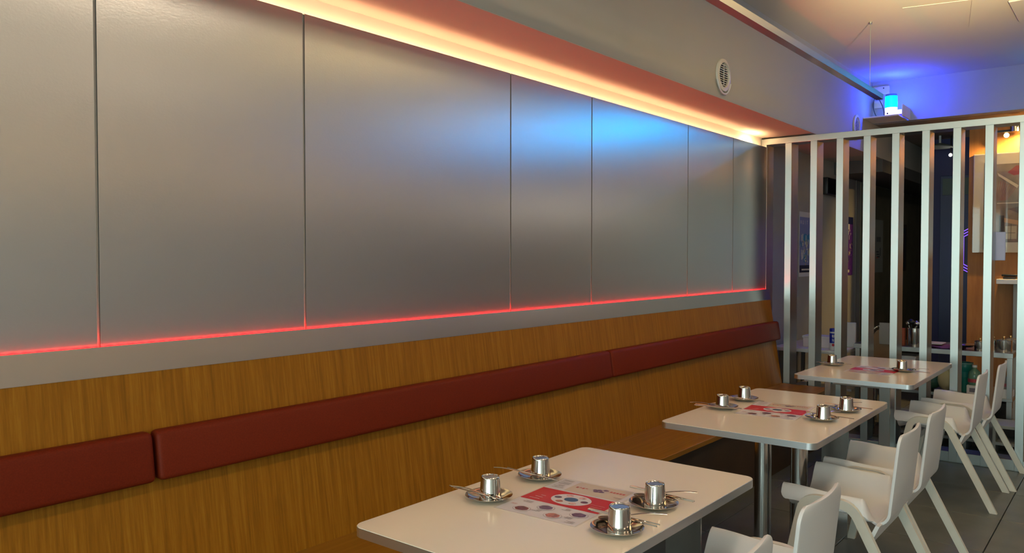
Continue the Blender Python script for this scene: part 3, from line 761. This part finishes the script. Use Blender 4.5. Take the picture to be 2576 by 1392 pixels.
# violet hexagon lamp
t = thing('hexagon_lamp', 'violet hexagon neon lamp on the navy wall, half hidden by the wooden wall', 'lamp', (9.66, 1.262, 1.563))
VI = mat('violet_neon', (.5, .2, 1), .4, emit=(.30, .13, 1.0), es=.85)
for s_ in (0, 1, 2):
    R = .355-.030*s_; bm = bmesh.new(); P = [(0, R*math.cos(math.radians(60*k+30)), R*math.sin(math.radians(60*k+30))) for k in range(7)]
    for a, b in zip(P[:-1], P[1:]): add_cyl(bm, a, b, .006, n=6)
    obj('neon_tube', bm, VI, t)
bm = bmesh.new()
P0 = [bm.verts.new((.03, .375*math.cos(math.radians(60*k+30)), .375*math.sin(math.radians(60*k+30)))) for k in range(6)]; P1 = [bm.verts.new((.045, v.co.y, v.co.z)) for v in P0]
bm.faces.new(P0); bm.faces.new(P1[::-1])
for k in range(6): bm.faces.new([P0[k], P0[(k+1) % 6], P1[(k+1) % 6], P1[k]])
obj('back_plate', bm, BLACK, t)
pl = bpy.data.lights.new('lamp_light', 'POINT'); pl.energy = .12; pl.color = (.22, .14, 1.0); pl.shadow_soft_size = .15
po = bpy.data.objects.new('lamp_light', pl); COL.objects.link(po); po.parent = t; po.location = (-.2, .1, 0)
# hanging lamp shade and small bright spot in the dark
t = thing('pendant_lamp', 'grey pendant lamp with a flat shade in the dark kitchen area', 'lamp', (9.45, 1.72, 2.66))
obj('shade', lathe([(0, .05), (.02, .05), (.13, .012), (.135, 0), (.12, .004), (0, .03)], 28), mat('pendant_grey', (.30, .33, .30), .5), t)
bm = bmesh.new(); add_cyl(bm, (0, 0, .05), (0, 0, .13), .012); obj('stem', bm, WHITEP, t)
t = thing('spotlight', 'tiny bright white spotlight shining in the dark kitchen area', 'lamp', (9.5, 1.628, 2.582))
bm = bmesh.new(); bmesh.ops.create_uvsphere(bm, u_segments=12, v_segments=8, radius=.017); obj('bulb', bm, mat('spot_white', (1, 1, 1), .4, emit=(1, .93, .85), es=14), t)
bm = bmesh.new(); add_cyl(bm, (.03, 0, 0), (.03, 0, .208), .006, n=8); obj('stem', bm, BLACK, t)
# orange wooden wall with the framed picture
struct('wall_wood', box(8.62, 8.72, -1.6, 1.318, 0, 2.79), WOODW)
t = thing('wall_picture', 'large picture in a pale mount behind glass on the orange wooden wall', 'picture', (8.62, 0, 0))
PM = mat('mount_cream', (.62, .58, .48), .6)
obj('mount', box(-.03, 0, .30, 1.275, 1.535, 2.465, .003, 1), PM, t)
PC = [mat('art_taupe', (.20, .16, .13), .6, noise=.35, nscale=7), mat('art_red', (.26, .05, .04), .6), mat('art_cream', (.50, .44, .34), .6), mat('art_dark', (.06, .05, .05), .6), mat('art_slate', (.10, .13, .16), .6), mat('art_peach', (.48, .30, .18), .6)]
bm = bmesh.new(); xq = -.032
def wq(y0, y1, z0, z1, mi, d=0): bm.faces.new([bm.verts.new(p) for p in ((xq-d, y0, z0), (xq-d, y1, z0), (xq-d, y1, z1), (xq-d, y0, z1))]).material_index = mi
def wp(P, mi, d=.001): bm.faces.new([bm.verts.new((xq-d, y, z)) for y, z in P]).material_index = mi
wq(.38, 1.09, 1.63, 2.36, 0)
wp([(1.0, 2.28), (.93, 2.34), (.86, 2.33), (.88, 2.26), (.95, 2.25)], 1); wp([(.90, 2.26), (.82, 2.30), (.80, 2.22), (.86, 2.20)], 5)
wp([(1.08, 2.28), (1.07, 2.25), (.92, 2.13), (.91, 2.155)], 2, .002)
for k in range(9): wp([(1.07-.018*k, 2.21-.008*k), (1.067-.018*k, 2.21-.008*k), (1.085-.010*k, 2.02), (1.089-.010*k, 2.02)], 1, .0015)
wq(.87, 1.08, 1.99, 2.00, 2, .002); wp([(1.0, 1.94), (.9, 1.90), (.86, 1.93), (.9, 1.96)], 3); wp([(1.03, 1.86), (.91, 1.83), (.91, 1.79), (1.03, 1.82)], 5)
wq(1.02, 1.06, 1.70, 1.88, 3, .001); wq(.87, .91, 1.63, 1.86, 3, .001); wq(.92, 1.01, 1.66, 1.78, 2, .002); wq(.963, .967, 1.65, 1.80, 3, .003); wq(.93, 1.01, 1.715, 1.719, 3, .003)
wp([(.93, 1.93), (.86, 1.89), (.86, 1.87), (.93, 1.91)], 3); wp([(.86, 2.26), (.80, 2.2), (.80, 2.26)], 4)
for k in range(3): wq(.5+.1*k, .56+.1*k, 1.75, 2.1, (4, 1, 2)[k], .001)
obj('printed_art', bm, PC, t, smooth=False)
obj('glass', box(-.045, -.040, .30, 1.275, 1.535, 2.465), mat('picture_glass', (1, 1, 1), .03, trans=1.0, ior=1.45), t)
obj('reveal', box(-.040, -.030, 1.125, 1.185, 1.56, 2.38), mat('mount_grey', (.30, .31, .33), .5), t)
# picture light on a rail
t = thing('picture_light', 'track lamp on a dark rail shining orange light on the wooden wall', 'lamp', (8.45, 0, 2.63))
obj('rail', box(-.01, .01, .2, 1.15, .005, .025), BLACK, t)
bm = bmesh.new(); add_cyl(bm, (-.02, .925, .0), (-.02, .925, .10), .045, n=24); obj('lamp_head', bm, STEEL_POL, t)
bm = bmesh.new(); bmesh.ops.create_uvsphere(bm, u_segments=16, v_segments=10, radius=.022); bmesh.ops.translate(bm, verts=bm.verts[:], vec=(.03, 1.00, -.02))
obj('bulb', bm, mat('amber_bulb', (1, .8, .4), .4, emit=(1, .75, .30), es=12), t)
pl = bpy.data.lights.new('lamp_light', 'SPOT'); pl.energy = 120; pl.color = (1, .60, .18); pl.spot_size = math.radians(150); pl.spot_blend = .6; pl.shadow_soft_size = .02
po = bpy.data.objects.new('lamp_light', pl); COL.objects.link(po); po.parent = t; po.location = (-.10, .85, .02); po.rotation_euler = (Vector((.25, .0, -.30))).to_track_quat('-Z', 'Y').to_euler()
# ledge on the wooden wall
t = thing('wall_ledge', 'short white ledge fixed on the orange wooden wall', 'shelf', (8.62, 0, 0))
obj('board', box(-.18, 0, .55, 1.058, 1.245, 1.290, .003, 1), WHITEP, t); obj('post', box(-.12, -.02, .85, .93, 0, 1.245, .003, 1), GREYW, t)
t = thing('phone', 'black telephone lying on the white ledge', 'telephone', (8.52, .96, 1.290))
obj('body', box(-.05, .05, -.05, .05, 0, .02, .006, 2), BLACK, t); obj('handset', box(-.02, .02, -.075, .065, .022, .045, .009, 3), BLACK, t)
t = thing('window_screen', 'thin pale blue tablet fixed to the back of the last bars', 'tablet', (XP+.17, .86, 0))
obj('panel', box(0, .012, -.085, .015, 1.47, 1.675, .003, 1), mat('pale_blue', (.42, .44, .66), .4), t)

# steel counter with its things
ct = thing('steel_counter', 'long steel worktop on steel legs behind the slatted screen', 'counter', (7.09, 0, 0))
obj('worktop', box(0, .60, .768, 1.93, .712, .752, .002, 1), STEEL_DIM, ct)
for y in (.79, 1.90):
    for x in (.02, .58): obj('leg', box(x-.018, x+.018, y-.018, y+.018, 0, .712), STEEL_DIM, ct)
obj('lower_shelf', box(0, .60, .768, 1.93, .375, .400, .002, 1), STEEL_DIM, ct)
Z1 = .752; Z2 = .400
def at(name, label, cat, x, y, z, grp=None): return thing(name, label, cat, (x, y, z), 0, grp)
t = at('utensil_canister', 'tall steel canister full of dark ladles on the steel counter', 'canister', 7.20, 1.475, Z1)
obj('body', lathe([(0, 0), (.060, 0), (.061, .004), (.061, .150), (.064, .153), (.060, .153), (.058, .01), (0, .01)], 36), STEEL_POL, t)
for k in range(7):
    a = k*.9; bm = bmesh.new(); dx, dy = .045*math.cos(a), .048*math.sin(a)
    bmesh.ops.create_uvsphere(bm, u_segments=12, v_segments=8, radius=.024); bmesh.ops.scale(bm, verts=bm.verts[:], vec=(1, 1, .8)); bmesh.ops.translate(bm, verts=bm.verts[:], vec=(dx, dy, .190+.012*(k % 2)))
    add_cyl(bm, (dx*.5, dy*.5, .02), (dx, dy, .18), .004, n=6); obj('ladle', bm, [STEEL_POL, BLACK][k % 2], t)
t = at('paper_box', 'small orange red carton beside the steel canister', 'box', 7.21, 1.575, Z1); obj('carton', box(-.02, .02, -.022, .022, 0, .14, .002, 1), mat('orange_carton', (.30, .06, .02), .6), t)
obj('flap', box(-.02, .02, -.022, .022, .14, .142), MTR, t)
t = at('glass_jar', 'pale glass jar at the left of the orange carton', 'jar', 7.19, 1.640, Z1)
obj('body', lathe([(0, 0), (.034, 0), (.036, .01), (.036, .11), (.030, .13), (0, .13)], 24), mat('jar_grey', (.30, .33, .31), .2), t); obj('lid', lathe([(0, .13), (.032, .13), (.032, .145), (0, .145)], 24), WHITEP, t)
bm = bmesh.new()
gx, gy = 10, 10; V = [[bm.verts.new((7.11+.30*i/gx, 1.115+.26*j/gy+.01*math.sin(i), Z1+.004+.006*(1+math.sin(i*1.3+j*.9)))) for j in range(gy+1)] for i in range(gx+1)]
for i in range(gx):
    for j in range(gy): bm.faces.new([V[i][j], V[i+1][j], V[i+1][j+1], V[i][j+1]])
bmesh.ops.solidify(bm, geom=bm.faces[:], thickness=.002)
tag(obj('folded_cloth', bm, mat('pink_cloth', (.34, .12, .24), .8)), 'pink cloth spread on the steel counter', 'cloth')
tag(obj('paper_napkin', box(7.22, 7.40, 1.28, 1.40, Z1+.020, Z1+.028, .002, 1), mat('cream_paper', (.55, .52, .42), .7)), 'cream paper on the pink cloth on the steel counter', 'paper')
t = at('serving_tray', 'dark glossy tray on the pink cloth end of the steel counter', 'tray', 7.20, 1.115, Z1+.020)
obj('tray', lathe([(0, .004), (.055, .004), (.072, .016), (.074, .016), (.06, 0), (0, 0)], 32), mat('tray_black', (.012, .012, .02), .08), t); obj('lid', lathe([(0, .022), (.05, .020), (.07, .017), (0, .0165)], 32), STEEL_POL, t)
def pot(x, y, r, h, label, z=Z1):
    t = at('cooking_pot', label, 'pot', x, y, z, 'steel pots on the counter')
    obj('body', lathe([(0, 0), (r*.96, 0), (r, .006), (r, h), (r*1.06, h+.003), (r*1.06, h+.006), (r*.96, h+.006), (r*.94, .01), (0, .01)], 36), STEEL_POL, t)
    obj('lid', lathe([(r*1.04, h+.006), (r*.7, h+.012), (0, h+.016), (0, h+.006)], 36), STEEL_POL, t)
    bm = bmesh.new(); bmesh.ops.create_uvsphere(bm, u_segments=12, v_segments=8, radius=.010); bmesh.ops.translate(bm, verts=bm.verts[:], vec=(0, 0, h+.024)); obj('knob', bm, mat('brass_knob', (.75, .52, .22), .2, 1), t)
pot(7.17, 1.000, .040, .068, 'small steel pot on the counter, leftmost of the pots')
pot(7.30, .925, .060, .075, 'squat steel pot on the counter behind a bar, middle of the pots')
pot(7.19, .842, .056, .090, 'largest steel pot at the right end of the counter')
pot(7.34, .815, .052, .085, 'steel pot standing behind the largest pot on the counter')
# on the lower shelf
TEAL = mat('teal_plastic', (.005, .16, .13), .35)
t = at('water_jug', 'tall teal plastic jug under the steel counter', 'jug', 7.28, 1.120, Z2)
obj('body', lathe([(0, 0), (.036, 0), (.034, .03), (.032, .10), (.040, .15), (.056, .185), (.058, .215), (.050, .235), (.046, .235), (.046, .12), (0, .12)], 28), TEAL, t)
obj('rim', lathe([(.050, .222), (.060, .226), (.060, .238), (.048, .238)], 28), mat('teal_light', (.10, .26, .22), .3), t)
t = at('small_carton', 'white carton with a grey label under the steel counter', 'box', 7.17, 1.035, Z2)
obj('carton', box(-.05, .05, -.048, .048, 0, .075, .003, 1), PAPER, t); obj('printed_label', box(-.0508, -.05, -.022, .028, .022, .055), mat('label_grey', (.16, .16, .20), .6), t)
t = at('water_bottle', 'big green tinted bottle standing on the white carton under the counter', 'bottle', 7.17, 1.035, Z2+.076)
obj('body', lathe([(0, 0), (.044, 0), (.046, .01), (.046, .075), (.040, .105), (.016, .128), (.016, .14), (0, .14)], 28), mat('green_bottle', (.10, .22, .15), .12), t)
obj('cap', lathe([(0, .14), (.018, .14), (.018, .158), (0, .158)], 20), WHITEP, t)
obj('label', lathe([(.0465, .022), (.0468, .022), (.0468, .050), (.0465, .050)], 28), mat('label_red', (.40, .06, .07), .5), t)
def bag(name, label, cat, x, y, z, sx, sy, h, m, seed=1):
    rd = random.Random(seed); bm = bmesh.new(); bmesh.ops.create_uvsphere(bm, u_segments=16, v_segments=10, radius=1)
    for v in bm.verts:
        k = 1+rd.uniform(-.07, .07); v.co = Vector((v.co.x*sx*k, v.co.y*sy*k, max(0, (v.co.z*.5+.5)*h*k)))
    t = at(name, label, cat, x, y, z); obj('sack', bm, m, t)
    b2 = bmesh.new(); add_cyl(b2, (0, 0, h*.9), (0, 0, h*1.12), .02, .03, 10); obj('neck', b2, m, t)
bag('rice_sack', 'pale yellow sack under the steel counter beside the table corner', 'sack', 7.22, 1.245, Z2, .08, .065, .20, mat('yellow_sack', (.42, .40, .24), .7), 2)
bag('net_bag', 'dark green net bag under the steel counter', 'bag', 7.24, 1.36, Z2, .08, .09, .18, mat('green_net', (.015, .07, .05), .6), 4)
for k, (x, y, lb) in enumerate(((7.16, .835, 'front left'), (7.15, .800, 'front right'), (7.24, .850, 'rear left'), (7.23, .808, 'rear right'))):
    t = at('drink_bottle', 'clear plastic bottle with white cap, %s of the four under the counter end' % lb, 'bottle', x, y, Z2+.05, 'clear bottles under the counter')
    obj('body', lathe([(0, 0), (.017, 0), (.018, .01), (.018, .10), (.013, .135), (.007, .155), (.007, .165), (0, .165)], 20), mat('clear_bottle', (.34, .35, .36), .15), t)
    obj('cap', lathe([(0, .165), (.009, .165), (.009, .18), (0, .18)], 14), WHITEP, t); obj('label', lathe([(.0185, .035), (.0187, .035), (.0187, .060), (.0185, .060)], 20), mat('pink_label', (.40, .14, .18), .5), t)
t = at('bottle_tray', 'white cardboard tray holding the clear bottles', 'tray', 7.20, .825, Z2)
obj('tray', box(-.09, .09, -.048, .048, 0, .048, .003, 1), PAPER, t); obj('flap', box(-.094, -.09, -.048, .048, .0, .07), PAPER, t)
# black bin and low cabinet below
t = at('waste_bin', 'black waste bin under the right end of the steel counter', 'bin', 7.30, .93, 0)
obj('bin', lathe([(0, 0), (.11, 0), (.135, .34), (.14, .35), (.13, .35), (.10, .02), (0, .02)], 28), BLACK, t); obj('bin_liner', lathe([(.128, .33), (.142, .345), (.142, .30), (.138, .29)], 28), mat('bin_liner_black', (.03, .03, .03), .25), t)
lc = thing('low_cabinet', 'low pale grey rack with square openings on the floor behind the screen', 'cabinet', (6.72, 0, 0))
bm = bmesh.new()
for z in (0.0, .11, .235): add_box(bm, 0, .28, .64, 1.62, z, z+.022)
for y in (.64, .83, 1.02, 1.21, 1.40, 1.60): add_box(bm, 0.002, .28, y, y+.02, .022, .235)
obj('frame', bm, mat('rack_grey', (.30, .32, .30), .6), lc)
# blank off the view behind it
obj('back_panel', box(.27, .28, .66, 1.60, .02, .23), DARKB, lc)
# white bins under the counter, left
for k, (y, lb) in enumerate(((1.70, 'left'), (1.535, 'right'))):
    t = at('storage_tub', 'white plastic tub under the steel counter, the %s one of two' % lb, 'tub', 7.25, y, Z2, 'white tubs under the counter')
    bm = bmesh.new(); v = add_box(bm, -.10, .10, -.075, .075, 0, .26)
    for q in v:
        if q.co.z < .1: q.co.x *= .85; q.co.y *= .8
    obj('tub', bm, WHITEP, t); obj('rim', box(-.105, .105, -.08, .08, .255, .27, .004, 1), WHITEP, t)
# arched tubular chair with towel
t = thing('tube_chair', 'chromed tube chair with an arched brown back against the counter', 'chair', (6.93, 1.672, 0))
bm = bmesh.new(); P = [(0, .075, 0), (0, .075, .45), (0, .075, .84)]+[(0, .075*math.cos(a), .84+.085*math.sin(a)) for a in [math.pi*i/10 for i in range(1, 10)]]+[(0, -.075, .84), (0, -.075, .45), (0, -.075, 0)]
add_tube(bm, P, .010, 10); obj('arched_frame', bm, STEEL_POL, t)
bm = bmesh.new(); poly = [(.062, .62), (.062, .83)]+[(.062*math.cos(a), .83+.07*math.sin(a)) for a in [math.pi*i/10 for i in range(1, 10)]]+[(-.062, .83), (-.062, .62)]
A = [bm.verts.new((.004, y, z)) for y, z in poly]; B = [bm.verts.new((.016, y, z)) for y, z in poly]; bm.faces.new(A); bm.faces.new(B[::-1])
for i in range(len(A)): bm.faces.new([A[i], A[(i+1) % len(A)], B[(i+1) % len(A)], B[i]])
obj('backrest', bm, mat('brown_back', (.16, .08, .025), .4), t); obj('seat', box(-.02, .13, -.10, .10, .43, .46, .01, 2), mat('brown_seat', (.12, .06, .02), .5), t)
bm = bmesh.new(); add_tube(bm, [(.12, .08, .43), (.12, .08, 0)], .009, 8); add_tube(bm, [(.12, -.08, .43), (.12, -.08, 0)], .009, 8); obj('rear_legs', bm, STEEL_POL, t)
bm = bmesh.new(); V = []
for i in range(13):
    q = i/12; z = .80+.155*math.sin(min(1, q*1.6)*math.pi/2) if q < .5 else .955-.20*(q-.5)*2; x = -.014-.006*math.sin(q*6) if q > .35 else -.012+.0*q
    V.append([bm.verts.new((6.93-.016-.010*math.sin(q*3), 1.672-.09*j/5+.012, .78+.175*q*1.0)) for j in range(6)])
for a, b in zip(V[:-1], V[1:]):
    for j in range(5): bm.faces.new([a[j], a[j+1], b[j+1], b[j]])
bmesh.ops.solidify(bm, geom=bm.faces[:], thickness=.004)
tag(obj('hanging_towel', bm, mat('grey_towel', (.46, .44, .39), .9)), 'pale towel hanging over the arched chair back', 'towel')

# white table behind the screen, by the wall
wt = thing('side_table', 'white-topped table by the corridor wall, seen behind the first bars', 'table', (6.84, 0, 0))
obj('tabletop', box(0, .75, 1.955, 2.55, .672, .702, .003, 2), mat('white_laminate', (.60, .60, .58), .3), wt)
for x, y in ((.04, 1.99), (.04, 2.51), (.70, 1.99), (.70, 2.51)): obj('leg', box(x-.015, x+.015, y-.015, y+.015, 0, .672), STEEL_TRIM, wt)
obj('rear_shelf', box(.45, .70, 2.0, 2.5, .30, .32), WHITEP, wt)
t = thing('white_carton', 'long low white carton on the side table behind the screen', 'box', (7.10, 2.22, .702)); obj('carton', box(-.08, .08, -.14, .12, 0, .085, .003, 1), PAPER, t); obj('lid', box(-.084, .084, -.145, .125, .078, .098, .003, 1), PAPER, t)
t = thing('wipe_canister', 'white and blue canister with a red mark on the side table', 'canister', (6.93, 2.052, .702))
obj('body', lathe([(0, 0), (.030, 0), (.031, .005), (.031, .155), (0, .155)], 28), PAPER, t)
BLU = mat('canister_blue', (.01, .02, .30), .4)
obj('lid', lathe([(0, .155), (.032, .155), (.032, .178), (.028, .182), (0, .182)], 28), BLU, t)
obj('label', lathe([(.0313, .058), (.0316, .058), (.0316, .142), (.0313, .142)], 28), BLU, t)
bm = bmesh.new()
for k, (a, z0, z1) in enumerate(((3.05, .110, .130), (3.25, .105, .128), (3.5, .108, .13), (3.1, .075, .095), (3.4, .072, .092))):
    P = [(.0322*math.cos(a+da), .0322*math.sin(a+da), z) for da, z in ((0, z0), (.14, z0), (.14, z1), (0, z1))]; bm.faces.new([bm.verts.new(p) for p in P])
obj('white_print', bm, PAPER, t, smooth=False)
bm = bmesh.new(); bm.faces.new([bm.verts.new((.0322*math.cos(3.35+.35*math.cos(a)), .0322*math.sin(3.35+.35*math.cos(a)), .043+.012*math.sin(a))) for a in [math.pi*2*i/14 for i in range(14)]]); obj('red_mark', bm, MR, t, smooth=False)
t = thing('document_box', 'upright white box file with a dark front edge beside the canister', 'box', (7.24, 2.022, .702))
obj('carton', box(-.02, .02, -.065, .062, 0, .215, .003, 1), mat('box_white', (.55, .55, .53), .6), t); obj('dark_edge', box(-.03, .02, .062, .072, .0, .225, .002, 1), BLACK, t)
t = thing('table_number', 'small white card with black characters under the side table edge', 'card', (6.80, 2.21, .43))
obj('card', box(-.002, .002, -.045, .04, 0, .10, .0005, 1), PAPER, t)
bm = bmesh.new()
for (y0, y1, z0, z1) in ((-.03, .01, .075, .082), (-.01, -.004, .05, .09), (-.03, .005, .062, .067), (-.03, -.024, .04, .075), (.0, .006, .04, .07), (-.03, .0, .045, .050), (.012, .018, .04, .085), (-.022, -.017, .03, .045)):
    bm.faces.new([bm.verts.new(p) for p in ((-.0025, y0, z0), (-.0025, y1, z0), (-.0025, y1, z1), (-.0025, y0, z1))])
obj('characters', bm, BLACK, t, smooth=False); obj('stand', box(.002, .03, -.02, .02, -.43, .05, .002, 1), BLACK, t)
